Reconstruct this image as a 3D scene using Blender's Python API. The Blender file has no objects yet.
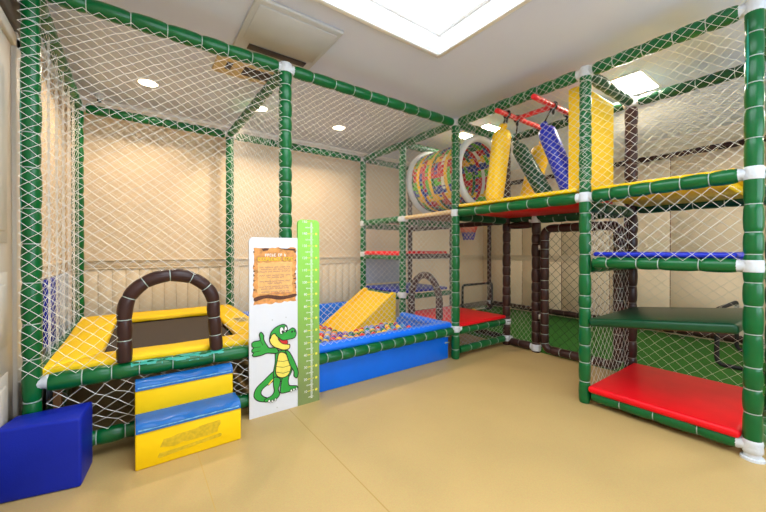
import bpy, bmesh, math, random
from mathutils import Vector, Matrix, noise
random.seed(7)
SC = bpy.context.scene
COL = SC.collection
# ------------------------------------------------------------------ camera
YAW, PIT, FPX = 0.6308, -0.0045, 341.5
cam = bpy.data.cameras.new('camera')
cam.sensor_width = 36.0
cam.lens = FPX / 766 * 36
cam.shift_y = -4.7 / 766
cam.clip_start = 0.02
camo = bpy.data.objects.new('camera', cam)
COL.objects.link(camo)
camo.location = (0.383, -2.247, 1.05)
camo.rotation_euler = (math.pi / 2 + PIT, 0, -YAW)
SC.camera = camo
# ------------------------------------------------------------------ world, exposure
w = bpy.data.worlds.new('world')
SC.world = w
w.use_nodes = True
w.node_tree.nodes['Background'].inputs[0].default_value = (0.9, 0.93, 1.0, 1)
w.node_tree.nodes['Background'].inputs[1].default_value = 0.3
SC.view_settings.view_transform = 'Standard'
SC.view_settings.look = 'None'
SC.view_settings.gamma = 1.0
SC.view_settings.use_curve_mapping = False
SC.view_settings.exposure = 0.0
SKY_E = 6.0          # ceiling light box panel
PANEL_E = 60.0       # square lamps over the pitch
DOWN_W = 54.0        # recessed warm downlights (W)
FILL_WIN_E = 6.0          # glow of the unseen window added behind the camera as fill
H = 2.265            # centre of the top rails
CEIL = 2.43
XB, XD, XE, YB, YE, YF, YG = 1.21, 2.89, 3.72, 1.64, -1.17, -1.96, 0.80
XL, XR, YBACK, YFRONT = -0.10, 5.80, 1.92, -4.2


# ------------------------------------------------------------------ materials
def lin(c):
    return tuple((v / 255 / 12.92) if v / 255 <= 0.04045 else ((v / 255 + 0.055) / 1.055) ** 2.4 for v in c)


def mat(name, rgb, rough=0.5, var=0.08, scale=12.0, bump=0.0, bscale=60.0, metal=0.0, coat=0.0, spec=0.5, trans=0.0):
    m = bpy.data.materials.new(name)
    m.use_nodes = True
    nt = m.node_tree
    b = nt.nodes['Principled BSDF']
    c = lin(rgb)
    tc = nt.nodes.new('ShaderNodeTexCoord')
    n = nt.nodes.new('ShaderNodeTexNoise')
    n.inputs['Scale'].default_value = scale
    n.inputs['Detail'].default_value = 4
    nt.links.new(tc.outputs['Object'], n.inputs['Vector'])
    r = nt.nodes.new('ShaderNodeValToRGB')
    r.color_ramp.elements[0].position = 0.3
    r.color_ramp.elements[1].position = 0.7
    r.color_ramp.elements[0].color = (*[v * (1 - var) for v in c], 1)
    r.color_ramp.elements[1].color = (*[min(1, v * (1 + var)) for v in c], 1)
    nt.links.new(n.outputs['Fac'], r.inputs[0])
    nt.links.new(r.outputs[0], b.inputs['Base Color'])
    b.inputs['Roughness'].default_value = rough
    b.inputs['Metallic'].default_value = metal
    b.inputs['Coat Weight'].default_value = coat
    b.inputs['Coat Roughness'].default_value = 0.15
    b.inputs['Specular IOR Level'].default_value = spec
    b.inputs['Transmission Weight'].default_value = trans
    if bump:
        n2 = nt.nodes.new('ShaderNodeTexNoise')
        n2.inputs['Scale'].default_value = bscale
        nt.links.new(tc.outputs['Object'], n2.inputs['Vector'])
        bp = nt.nodes.new('ShaderNodeBump')
        bp.inputs['Strength'].default_value = bump
        bp.inputs['Distance'].default_value = 0.01
        nt.links.new(n2.outputs['Fac'], bp.inputs['Height'])
        nt.links.new(bp.outputs[0], b.inputs['Normal'])
    return m


def emat(name, rgb, strength):
    m = bpy.data.materials.new(name)
    m.use_nodes = True
    nt = m.node_tree
    nt.nodes.remove(nt.nodes['Principled BSDF'])
    e = nt.nodes.new('ShaderNodeEmission')
    e.inputs[0].default_value = (*rgb, 1)
    e.inputs[1].default_value = strength
    nt.links.new(e.outputs[0], nt.nodes['Material Output'].inputs[0])
    return m


def floor_mat():
    m = mat('vinyl_floor', (192, 161, 104), 0.5, 0.05, 2.2, 0.03, 300)
    nt = m.node_tree
    b = nt.nodes['Principled BSDF']
    tc = nt.nodes['Texture Coordinate']
    base = b.inputs['Base Color'].links[0].from_socket
    fine = nt.nodes.new('ShaderNodeTexNoise')
    fine.inputs['Scale'].default_value = 160
    fine.inputs['Detail'].default_value = 3
    nt.links.new(tc.outputs['Object'], fine.inputs['Vector'])
    mx = nt.nodes.new('ShaderNodeMix')
    mx.data_type = 'RGBA'
    mx.blend_type = 'OVERLAY'
    mx.inputs['Factor'].default_value = 0.16
    nt.links.new(base, mx.inputs[6])
    nt.links.new(fine.outputs['Color'], mx.inputs[7])
    sep = nt.nodes.new('ShaderNodeSeparateXYZ')
    nt.links.new(tc.outputs['Object'], sep.inputs[0])
    out = mx.outputs[2]
    for x0, wd, k in ((1.207, 0.0028, 0.72), (0.647, 0.002, 0.9), (-0.4, 0.002, 0.9)):
        s = nt.nodes.new('ShaderNodeMath'); s.operation = 'SUBTRACT'; s.inputs[1].default_value = x0
        a = nt.nodes.new('ShaderNodeMath'); a.operation = 'ABSOLUTE'
        l = nt.nodes.new('ShaderNodeMath'); l.operation = 'LESS_THAN'; l.inputs[1].default_value = wd
        nt.links.new(sep.outputs[0], s.inputs[0]); nt.links.new(s.outputs[0], a.inputs[0]); nt.links.new(a.outputs[0], l.inputs[0])
        q = nt.nodes.new('ShaderNodeMix'); q.data_type = 'RGBA'
        nt.links.new(l.outputs[0], q.inputs['Factor'])
        nt.links.new(out, q.inputs[6])
        q.inputs[7].default_value = (*[v * k for v in lin((205, 165, 85))], 1)
        out = q.outputs[2]
    nt.links.new(out, b.inputs['Base Color'])
    return m


M = {
    'floor': floor_mat(),
    'ceil': mat('ceiling_paint', (210, 216, 236), 0.9, 0.01, 3),
    'wall': mat('wall_paint', (226, 204, 172), 0.75, 0.03, 4),
    'trim': mat('wall_trim_paint', (224, 206, 178), 0.6, 0.02, 5),
    'white': mat('white_paint', (238, 238, 238), 0.5, 0.02, 5),
    'door': mat('door_paint', (226, 216, 204), 0.5, 0.03, 5),
    'darkframe': mat('dark_frame_paint', (92, 84, 82), 0.5, 0.05, 5),
    'turf': mat('green_turf', (38, 104, 12), 0.95, 0.3, 140, 0.6, 420),
    'green': mat('green_vinyl', (0, 94, 44), 0.3, 0.12, 9, 0.12, 16, coat=0.2, spec=0.3),
    'dgreen': mat('dark_green_vinyl', (4, 66, 36), 0.4, 0.1, 9, 0.06, 25, coat=0.15, spec=0.3),
    'cyan': mat('worn_cyan_foam', (30, 160, 140), 0.4, 0.2, 20),
    'tie': mat('cable_tie_plastic', (168, 182, 174), 0.5, 0.03, 5),
    'brown': mat('brown_vinyl', (56, 32, 29), 0.36, 0.15, 9, 0.1, 18, coat=0.1, spec=0.3),
    'clamp': mat('white_taped_clamp', (206, 210, 216), 0.55, 0.05, 20, 0.3, 70),
    'net': mat('white_net_cord', (226, 224, 218), 0.8, 0.04, 20),
    'nettan': mat('tan_net_cord', (214, 206, 186), 0.8, 0.08, 20),
    'netblack': mat('black_net_cord', (28, 28, 26), 0.8, 0.1, 20),
    'yellow': mat('yellow_vinyl', (250, 202, 0), 0.45, 0.05, 6, 0.05, 25, coat=0.12, spec=0.3),
    'yellowmatt': mat('yellow_matt_vinyl', (248, 204, 2), 0.5, 0.05, 6, 0.05, 25, spec=0.3),
    'navy': mat('navy_blue_vinyl', (6, 34, 160), 0.45, 0.08, 8, 0.08, 220, spec=0.3),
    'blue': mat('pool_blue_vinyl', (6, 110, 236), 0.38, 0.06, 6, 0.05, 20, coat=0.1, spec=0.3),
    'royal': mat('royal_blue_vinyl', (22, 44, 196), 0.35, 0.08, 8, 0.06, 20, coat=0.15, spec=0.3),
    'step': mat('step_blue_vinyl', (18, 100, 178), 0.35, 0.1, 14, 0.05, 20, coat=0.15, spec=0.3),
    'stepworn': mat('worn_blue_edge', (120, 176, 216), 0.6, 0.35, 60),
    'red': mat('red_vinyl', (230, 6, 24), 0.42, 0.05, 6, 0.04, 15, spec=0.3),
    'redbar': mat('red_bar_vinyl', (226, 34, 36), 0.4, 0.08, 10),
    'black': mat('black_strap', (26, 24, 26), 0.7, 0.1, 20),
    'mat': mat('trampoline_mat', (64, 54, 48), 0.85, 0.12, 90, 0.2, 300),
    'paper': mat('pale_paper', (226, 206, 130), 0.7, 0.05, 10),
    'print': mat('grey_print', (120, 100, 60), 0.7, 0.05, 10),
    'board': mat('white_board', (222, 224, 232), 0.4, 0.015, 6),
    'lime': None,
    'crocgreen': mat('croc_green', (40, 160, 58), 0.5, 0.1, 30),
    'crocdark': mat('croc_dark_green', (26, 124, 48), 0.5, 0.1, 30),
    'crocyellow': mat('croc_yellow', (240, 222, 96), 0.5, 0.06, 30),
    'ink': mat('black_ink', (16, 22, 18), 0.6, 0.05, 10),
    'croctongue': mat('croc_red', (214, 36, 40), 0.5, 0.05, 10),
    'pure': mat('white_ink', (246, 248, 246), 0.5, 0.01, 10),
    'ruleryellow': mat('yellow_ink', (240, 230, 84), 0.5, 0.03, 10),
    'parch': mat('parchment_print', (214, 146, 78), 0.6, 0.4, 30),
    'parchlight': mat('parchment_light_print', (232, 180, 110), 0.6, 0.12, 50),
    'parchdark': mat('burnt_edge_print', (84, 44, 24), 0.6, 0.35, 60),
    'textpink': mat('small_text_print', (178, 116, 112), 0.6, 0.08, 200),
    'textyel': mat('yellow_heading_print', (240, 214, 20), 0.6, 0.08, 60),
    'ring': mat('grey_white_vinyl', (214, 218, 222), 0.4, 0.03, 8, 0.05, 20),
    'wred': mat('red_webbing', (204, 24, 38), 0.6, 0.1, 60),
    'wgreen': mat('green_webbing', (84, 184, 36), 0.6, 0.1, 60),
    'wdgreen': mat('dark_green_webbing', (18, 104, 54), 0.6, 0.1, 60),
    'wblue': mat('blue_webbing', (32, 62, 160), 0.6, 0.1, 60),
    'wyellow': mat('yellow_webbing', (244, 190, 20), 0.6, 0.1, 60),
    'wwhite': mat('white_webbing', (232, 230, 222), 0.6, 0.05, 60),
    'browntie': mat('dark_cable_tie', (118, 102, 94), 0.5, 0.05, 5),
    'beige': mat('beige_tape', (216, 188, 136), 0.7, 0.06, 20),
    'grey': mat('grey_vinyl', (176, 186, 206), 0.5, 0.06, 10),
    'steel': mat('galvanised_steel', (190, 194, 196), 0.35, 0.05, 20, metal=0.9),
    'brownboard': mat('brown_plywood', (120, 78, 40), 0.7, 0.15, 14),
    'acwhite': mat('cassette_plastic', (190, 192, 194), 0.5, 0.02, 10),
    'acwarmlit': mat('warm_lit_plastic', (206, 180, 124), 0.5, 0.04, 10),  # cassette plastic with the warm light on it put into the colour
    'vent': mat('dark_vent', (62, 48, 40), 0.6, 0.1, 10),
    'lampframe': mat('lamp_frame', (235, 232, 226), 0.4, 0.01, 10),
    'sky_e': emat('light_box_diffuser', (0.82, 0.92, 1.0), SKY_E),
    'panel_e': emat('square_lamp_diffuser', (1.0, 0.93, 0.78), PANEL_E),
    'down_e': emat('downlight_diffuser', (1.0, 0.82, 0.55), 14.0),
}
for nm, c in (('b_red', (222, 32, 34)), ('b_blue', (34, 76, 178)), ('b_yellow', (244, 196, 24)), ('b_green', (30, 130, 64)), ('b_sky', (70, 150, 214)), ('b_lilac', (150, 150, 206))):
    M[nm] = mat(nm.replace('b_', '') + '_ball_plastic', c, 0.3, 0.04, 8)


def lime_mat():
    # printed sheet: lime green at the top running to olive green at the foot
    m = mat('lime_print', (140, 206, 72), 0.4, 0.02, 10)
    nt = m.node_tree
    tc = nt.nodes['Texture Coordinate']
    sp = nt.nodes.new('ShaderNodeSeparateXYZ')
    nt.links.new(tc.outputs['Object'], sp.inputs[0])
    r = nt.nodes.new('ShaderNodeValToRGB')
    r.color_ramp.elements[0].position = 0.1
    r.color_ramp.elements[0].color = (*lin((124, 140, 84)), 1)
    r.color_ramp.elements[1].position = 1.0
    r.color_ramp.elements[1].color = (*lin((140, 208, 70)), 1)
    nt.links.new(sp.outputs[2], r.inputs[0])
    nt.links.new(r.outputs[0], nt.nodes['Principled BSDF'].inputs['Base Color'])
    return m


M['lime'] = lime_mat()


# ------------------------------------------------------------------ geometry helpers
class MB:
    def __init__(self):
        self.v, self.f, self.mi, self.sm = [], [], [], []

    def add(self, vs, fs, mi=0, smooth=False):
        o = len(self.v)
        self.v += [Vector(p) for p in vs]
        for f in fs:
            self.f.append([i + o for i in f])
            self.mi.append(mi)
            self.sm.append(smooth)
        return self

    def box(self, a, b, mi=0, bev=0.0, seg=3, xf=None):
        bm = bmesh.new()
        bmesh.ops.create_cube(bm, size=1)
        c = [(a[i] + b[i]) / 2 for i in range(3)]
        s = [abs(b[i] - a[i]) for i in range(3)]
        for v in bm.verts:
            v.co = Vector((v.co.x * s[0], v.co.y * s[1], v.co.z * s[2]))
        if bev:
            bmesh.ops.bevel(bm, geom=bm.edges[:], offset=min(bev, min(s) * 0.49), segments=seg, profile=0.5, affect='EDGES')
        return self.bm(bm, mi, bev > 0, Matrix.Translation(c) if xf is None else xf @ Matrix.Translation(c))

    def bm(self, bm, mi=0, smooth=True, xf=None):
        bm.verts.index_update()
        vs = [(xf @ v.co) if xf else v.co.copy() for v in bm.verts]
        fs = [[v.index for v in f.verts] for f in bm.faces]
        bm.free()
        return self.add(vs, fs, mi, smooth)

    def sphere(self, c, r, mi=0, u=16, v=10, sc=(1, 1, 1)):
        bm = bmesh.new()
        bmesh.ops.create_uvsphere(bm, u_segments=u, v_segments=v, radius=r)
        return self.bm(bm, mi, True, Matrix.Translation(c) @ Matrix.Diagonal((*sc, 1)))

    def tube(self, path, rad, mi=0, n=12, caps=True, closed=False):
        """sweep; rad is a number or one per point"""
        P = [Vector(p) for p in path]
        k = len(P)
        R = [rad] * k if isinstance(rad, (int, float)) else rad
        MI = mi if isinstance(mi, list) else [mi] * k
        T = []
        for i in range(k):
            a = P[(i - 1) % k] if (closed or i > 0) else P[i]
            b = P[(i + 1) % k] if (closed or i < k - 1) else P[i]
            T.append((b - a).normalized())
        u = T[0].orthogonal().normalized()
        if abs(T[0].z) < 0.9:
            u = (Vector((0, 0, 1)) - T[0] * T[0].z).normalized()
        else:
            u = (Vector((0, -1, 0)) - T[0] * T[0].dot(Vector((0, -1, 0)))).normalized()
        vs = []
        for i in range(k):
            if i:
                u = (u - T[i] * u.dot(T[i])).normalized()
            w_ = T[i].cross(u)
            for j in range(n):
                t = 2 * math.pi * j / n
                vs.append(P[i] + (u * math.cos(t) + w_ * math.sin(t)) * R[i])
        o = len(self.v)
        self.v += vs
        for i in range(k if closed else k - 1):
            for j in range(n):
                i2 = (i + 1) % k
                self.f.append([o + i * n + j, o + i * n + (j + 1) % n, o + i2 * n + (j + 1) % n, o + i2 * n + j])
                self.mi.append(MI[i]); self.sm.append(True)
        if caps and not closed:
            self.f.append([o + j for j in range(n)][::-1]); self.mi.append(MI[0]); self.sm.append(False)
            self.f.append([o + (k - 1) * n + j for j in range(n)]); self.mi.append(MI[-1]); self.sm.append(False)
        return self

    def prism(self, pts, axis, a, b, mi=0, smooth=False):
        """polygon pts (2-D) extruded along axis from a to b. axis x:(y,z) y:(x,z) z:(x,y)"""
        def mk(p, t):
            return {'x': (t, p[0], p[1]), 'y': (p[0], t, p[1]), 'z': (p[0], p[1], t)}[axis]
        n = len(pts)
        vs = [mk(p, a) for p in pts] + [mk(p, b) for p in pts]
        fs = [[i, (i + 1) % n, n + (i + 1) % n, n + i] for i in range(n)] + [list(range(n))[::-1], [n + i for i in range(n)]]
        return self.add(vs, fs, mi, smooth)

    def build(self, name, mats, parent=None, loc=None):
        if not isinstance(mats, (list, tuple)):
            mats = [mats]
        me = bpy.data.meshes.new(name)
        if loc is None:
            if parent is None and self.v:
                xs = [p.x for p in self.v]; ys = [p.y for p in self.v]; zs = [p.z for p in self.v]
                loc = Vector(((min(xs) + max(xs)) / 2, (min(ys) + max(ys)) / 2, min(zs)))
            else:
                loc = Vector((0, 0, 0))
        loc = Vector(loc)
        off = loc.copy()
        p = parent
        while p is not None:
            off += p.location
            p = p.parent
        me.from_pydata([v - off for v in self.v], [], self.f)
        for m in mats:
            me.materials.append(m)
        me.polygons.foreach_set('material_index', self.mi)
        me.polygons.foreach_set('use_smooth', self.sm)
        me.update()
        bm = bmesh.new(); bm.from_mesh(me)
        bmesh.ops.recalc_face_normals(bm, faces=bm.faces)
        bm.to_mesh(me); bm.free()
        if any(self.sm):
            try:
                me.set_sharp_from_angle(angle=math.radians(50))
            except Exception:
                pass
        o = bpy.data.objects.new(name, me)
        COL.objects.link(o)
        o.location = loc
        if parent is not None:
            o.parent = parent
        return o


def tag(o, label=None, cat=None, group=None, kind=None):
    if label: o['label'] = label
    if cat: o['category'] = cat
    if group: o['group'] = group
    if kind: o['kind'] = kind
    return o


def thing(name, label, cat, loc=(0, 0, 0), group=None):
    o = bpy.data.objects.new(name, None)
    o.empty_display_size = 0.1
    COL.objects.link(o)
    o.location = loc
    return tag(o, label, cat, group)


def struct(name, mb, m):
    return tag(mb.build(name, m, loc=(0, 0, 0)), kind='structure')


def copy_tree(o, parent=None):
    c = o.copy()
    COL.objects.link(c)
    c.parent = parent
    for ch in list(o.children):
        copy_tree(ch, c)
    return c


def foam(mb, path, r=0.044, seg=(0.09, 0.17), mi=0, tie=1, n=14, start=0.0):
    """padded tube: foam sleeves pinched by cable ties along a path"""
    P = [Vector(p) for p in path]
    L = [0]
    for i in range(1, len(P)):
        L.append(L[-1] + (P[i] - P[i - 1]).length)
    tot = L[-1]

    def at(s):
        s = max(0, min(tot, s))
        for i in range(1, len(P)):
            if s <= L[i] + 1e-9:
                t = (s - L[i - 1]) / max(1e-9, L[i] - L[i - 1])
                return P[i - 1].lerp(P[i], t)
        return P[-1]
    cuts = [0.0]
    while cuts[-1] < tot - seg[0]:
        cuts.append(cuts[-1] + random.uniform(*seg))
    k = tot / cuts[-1]
    cuts = [c * k for c in cuts]
    pts, rad, mis = [], [], []
    for a, b in zip(cuts[:-1], cuts[1:]):
        l = b - a
        rr = r * random.uniform(0.97, 1.05)
        prof = [(0.0, .84), (0.05, .92), (.18, .99), (.5, 1.03), (.82, .99), (.95, .92), (1.0, .84)]
        if len(P) > 2:
            prof = [(0.0, .90), (0.05, .95), (.18, 1.0), (.34, 1.02), (.5, 1.03), (.66, 1.02), (.82, 1.0), (.95, .95), (1.0, .90)]
        for t, q in prof:
            pts.append(at(a + l * (0.012 + 0.976 * t) if 0 < t < 1 else (a + 0.002 if t == 0 else b - 0.002)))
            rad.append(rr * q); mis.append(mi)
        if b < tot - 1e-6:
            mis[-1] = tie
    mb.tube(pts, rad, mis, n)
    for c in cuts[1:-1]:
        d = (at(c + .004) - at(c - .004)).normalized() * 0.002
        mb.tube([at(c) - d, at(c) + d], r * 0.93, tie, n)
    return mb


def clamp_mb(p, dirs, pr=.04):
    """taped tube clamp: a wrapped sleeve on the post and short stubs towards each rail"""
    mb = MB()
    p = Vector(p)
    rr = pr * 1.09
    k = [(-.034, .90), (-.029, .98), (-.010, 1.03), (.005, .97), (.018, 1.03), (.029, .97), (.034, .88)]
    if pr > .0355 or pr < .0345:
        mb.tube([p + Vector((0, 0, a)) for a, _ in k], [rr * q for _, q in k], 0, 14)
    for d in dirs:
        d = Vector(d).normalized()
        if abs(d.z) > .5: continue
        mb.tube([p + d * .01, p + d * (pr + .008), p + d * (pr + .012), p + d * (pr + .022)], [.030, .030, .034, .033], 0, 12)
    return mb


def net(mb, o, u, v, W, Hh, wx=0.092, hz=0.066, r=0.0014, mask=None, bulge=None, jit=0.003, knots=True, seed=0, warp=0.0):
    """diamond netting on the rectangle o + s*u + t*v; cords are thin round-ish prisms"""
    rnd = random.Random(seed)
    o, u, v = Vector(o), Vector(u).normalized(), Vector(v).normalized()
    nn = u.cross(v).normalized()
    nx = max(1, round(W / (wx / 2))); nz = max(1, round(Hh / (hz / 2)))
    dx, dz = W / nx, Hh / nz
    pos = {}
    for i in range(nx + 1):
        for j in range(nz + 1):
            if (i + j) % 2:
                continue
            f_ = j / nz
            s, t = i * dx, Hh * (f_ + warp * f_ * (1 - f_))
            ss = s + (rnd.uniform(-jit, jit) if 0 < i < nx else 0)
            tt = t + (rnd.uniform(-jit, jit) if 0 < j < nz else 0)
            b = bulge(s / W, t / Hh) if bulge else 0
            pos[i, j] = (o + u * ss + v * tt + nn * b, s, t)
    for (i, j), (p, s, t) in pos.items():
        if knots and (mask is None or mask(s, t)):
            k = r * 1.5
            mb.add([p + nn * k, p - nn * k, p + u * k, p - u * k, p + v * k, p - v * k],
                   [(0, 2, 4), (0, 4, 3), (0, 3, 5), (0, 5, 2), (1, 4, 2), (1, 3, 4), (1, 5, 3), (1, 2, 5)], 0, True)
        for di in (-1, 1):
            q = pos.get((i + di, j + 1))
            if q is None:
                continue
            if mask and not (mask(s, t) and mask(q[1], q[2])):
                continue
            a, b = p, q[0]
            d = (b - a).normalized()
            e1 = d.cross(nn).normalized() * r
            e2 = nn * r
            vs = []
            for c in (a, b):
                vs += [c + e1, c - e1 * .5 + e2 * .87, c - e1 * .5 - e2 * .87]
            mb.add(vs, [(0, 1, 4, 3), (1, 2, 5, 4), (2, 0, 3, 5)], 0, True)
    return mb


def lattice_sag(a):
    return lambda s, t: a * math.sin(math.pi * s) * math.sin(math.pi * t)


# ================================================================== SETTING
struct('floor', MB().box((XL - .3, YFRONT - .1, -.1), (XE + 0.02, YBACK + .1, 0)), M['floor'])
struct('floor_turf', MB().box((XE + .02, YFRONT - .1, -.1), (XR + .1, YBACK + .1, 0.004)), M['turf'])
cm = MB()
SX0, SX1, SY0, SY1 = 0.30, 2.12, -2.75, -0.535
cm.box((XL - .3, YFRONT - .1, CEIL), (SX0, YBACK + .1, CEIL + .05))
cm.box((SX1, YFRONT - .1, CEIL), (XR + .1, YBACK + .1, CEIL + .05))
cm.box((SX0, YFRONT - .1, CEIL), (SX1, SY0, CEIL + .05))
cm.box((SX0, SY1, CEIL), (SX1, YBACK + .1, CEIL + .05))
struct('ceiling', cm, M['ceil'])
struct('wall_left', MB().box((XL - .12, YFRONT, 0), (XL, YBACK + .1, CEIL)), M['wall'])
struct('wall_back', MB().box((XL - .12, YBACK, 0), (XR + .1, YBACK + .12, CEIL)), M['wall'])
struct('wall_right', MB().box((XR, YFRONT, 0), (XR + .12, YBACK, CEIL)), M['wall'])
struct('wall_front', MB().box((XL - .12, YFRONT - .12, 0), (XR + .1, YFRONT, CEIL)), M['wall'])
# wainscot boards and panel joints (real gaps between boards)
def wainscot(name, along, fixed, a, b, s):
    mb = MB()
    x = a
    while x < b - 0.02:
        e = min(b, x + 0.105)
        lo, hi = x + .0012, e - .0012
        if along == 'x':
            mb.box((lo, fixed, 0.09), (hi, fixed + s * .012, .86), 0, .002, 1)
        else:
            mb.box((fixed, lo, 0.09), (fixed + s * .012, hi, .86), 0, .002, 1)
        x = e
    struct(name, mb, M['trim'])
wainscot('trim_1', 'x', YBACK, XL, 3.7, -1)
wainscot('trim_3', 'y', XL, 0.35, YBACK, 1)
rail = MB()
for z0, z1, d in ((.862, .878, .022), (.878, .938, .014), (.938, .956, .028)):
    rail.box((XL, YBACK - d, z0), (XR, YBACK, z1), 0, .004, 1)
struct('trim_4', rail, M['trim'])
rail = MB()
for z0, z1, d in ((.862, .878, .022), (.878, .938, .014), (.938, .956, .028)):
    rail.box((XR - d, YFRONT, z0), (XR, YBACK - .03, z1), 0, .004, 1)
struct('trim_5', rail, M['trim'])
rail = MB()
for z0, z1, d in ((.862, .878, .022), (.878, .938, .014), (.938, .956, .028)):
    rail.box((XL, 0.35, z0), (XL + d, YBACK - .03, z1), 0, .004, 1)
struct('trim_6', rail, M['trim'])
struct('baseboard_back', MB().box((XL, YBACK - .018, 0), (XR, YBACK, .09), 0, .004, 1), M['trim'])
struct('baseboard_right', MB().box((XR - .018, YFRONT, 0), (XR, YBACK - .02, .09), 0, .004, 1), M['trim'])
# upper wall panels on the pitch side with open joints
pm = MB()
sm = MB()
ys = [YBACK - .03, 1.09, .42, -.25, -.92, -1.59, -2.26, -2.93]
for a, b in zip(ys[:-1], ys[1:]):
    pm.box((XR - .012, b + .003, .96), (XR, a - .003, 2.22), 0, .003, 1)
    pm.box((XR - .012, b + .003, .09), (XR, a - .003, .86), 0, .003, 1)
struct('trim_7', pm, M['wall'])
for b in ys[1:-1]:
    sm.box((XR - .010, b - .0045, .96), (XR - .0005, b + .0045, 2.22)); sm.box((XR - .010, b - .0045, .09), (XR - .0005, b + .0045, .86))
struct('trim_2', sm, M['brownboard'])
# crown mouldings
def crown(name, p0, p1, nx, ny, m):
    prof = [(0, 0), (0, -.10), (.015, -.10), (.022, -.075), (.06, -.03), (.075, -.025), (.085, 0)]
    mb = MB()
    vs = []
    for p in (p0, p1):
        for a, b in prof:
            vs.append((p[0] + nx * a, p[1] + ny * a, CEIL + b))
    n = len(prof)
    mb.add(vs, [[i, (i + 1) % n, n + (i + 1) % n, n + i] for i in range(n)] + [list(range(n)), list(range(n, 2 * n))])
    struct(name, mb, m)
crown('trim_8', (XL, YBACK), (XR, YBACK), 0, -1, M['white'])
crown('trim_9', (XR, YFRONT), (XR, YBACK), -1, 0, M['trim'])
crown('trim_10', (XL, 0.35), (XL, YBACK), 1, 0, M['white'])
# door on the left with its frame
dm = MB()
dm.box((XL, -.83, 0.01), (XL + .018, .10, 2.02), 0, .003, 1)
for z0, z1 in ((.12, .5), (.62, .95), (1.08, 1.9)):
    for y0, y1 in ((-.74, -.42), (-.32, 0.0)):
        dm.box((XL + .018, y0, z0), (XL + .023, y1, z1), 0, .005, 1)
        dm.box((XL + .018, y0 + .05, z0 + .05), (XL + .031, y1 - .05, z1 - .05), 0, .012, 1)
struct('door_1', dm, M['door'])
hm = MB().tube([(XL + .018, -.78, 1.0), (XL + .06, -.78, 1.0), (XL + .064, -.77, 1.0), (XL + .064, -.67, 1.0)], .009, 0, 8)
hb = hm.build('door_handle', M['steel'], bpy.data.objects['door_1'])
fm = MB()
fm.box((XL, .10, 0), (XL + .034, .19, 2.08), 0, .006, 2)
fm.box((XL, .19, 0), (XL + .022, .33, 2.13), 0, .006, 2)
fm.box((XL, -.92, 0), (XL + .034, -.83, 2.08), 0, .006, 2)
fm.box((XL, -.92, 2.02), (XL + .034, .19, 2.08), 0, .006, 2)
struct('trim_11', fm, M['door'])
struct('trim_12', MB().box((XL, -1.1, 2.13), (XL + .03, .33, CEIL), 0, .005, 1), M['darkframe'])

# unseen window added behind the camera to light the ceiling and front faces
wm = MB()
wx0, wx1, wz0, wz1 = .5, 3.9, .75, 2.2
wm.box((wx0 - .06, YFRONT, wz0 - .06), (wx0, YFRONT + .04, wz1 + .06), 0, .004, 1); wm.box((wx1, YFRONT, wz0 - .06), (wx1 + .06, YFRONT + .04, wz1 + .06), 0, .004, 1)
wm.box((wx0, YFRONT, wz1), (wx1, YFRONT + .04, wz1 + .06), 0, .004, 1); wm.box((wx0, YFRONT, wz0 - .06), (wx1, YFRONT + .05, wz0), 0, .004, 1)
for x in (1.6, 2.75):
    wm.box((x, YFRONT, wz0), (x + .05, YFRONT + .04, wz1), 0, .004, 1)
struct('added_window_1', wm, M['white'])
MB().box((wx0, YFRONT + .003, wz0), (wx1, YFRONT + .008, wz1)).build('fill_light_pane', emat('fill_pane_glow', (.72, .86, 1.0), FILL_WIN_E), bpy.data.objects['added_window_1'])
# ------------------------------------------------------------------ ceiling light box and lamps
t = thing('ceiling_light_box', 'large recessed white light box glowing in the ceiling of the open room', 'ceiling light', (1.2, -1.6, CEIL))
mb = MB()
Z1 = CEIL + .15
mb.box((SX0 - .02, SY0, CEIL), (SX0, SY1, Z1)); mb.box((SX1, SY0, CEIL), (SX1 + .02, SY1, Z1))
mb.box((SX0, SY0 - .02, CEIL), (SX1, SY0, Z1)); mb.box((SX0, SY1, CEIL), (SX1, SY1 + .02, Z1))
mb.build('recess_wall', M['white'], t)
mb = MB()
for zz, wd, th in ((CEIL - .012, .035, .012), (Z1 - .03, -.03, .03)):
    a0, a1, b0, b1 = SX0, SX1, SY0, SY1
    if wd > 0:
        mb.box((a0 - wd, b0 - wd, zz), (a0, b1 + wd, zz + th), 0, .004, 1); mb.box((a1, b0 - wd, zz), (a1 + wd, b1 + wd, zz + th), 0, .004, 1)
        mb.box((a0, b0 - wd, zz), (a1, b0, zz + th), 0, .004, 1); mb.box((a0, b1, zz), (a1, b1 + wd, zz + th), 0, .004, 1)
    else:
        wd = -wd
        mb.box((a0, b0, zz), (a0 + wd, b1, zz + th), 0, .004, 1); mb.box((a1 - wd, b0, zz), (a1, b1, zz + th), 0, .004, 1)
        mb.box((a0 + wd, b0, zz), (a1 - wd, b0 + wd, zz + th), 0, .004, 1); mb.box((a0 + wd, b1 - wd, zz), (a1 - wd, b1, zz + th), 0, .004, 1)
mb.build('trim_moulding', M['white'], t)
MB().box((SX0 - .02, SY0 - .02, Z1), (SX1 + .02, SY1 + .02, Z1 + .01)).build('diffuser', M['sky_e'], t)

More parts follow.
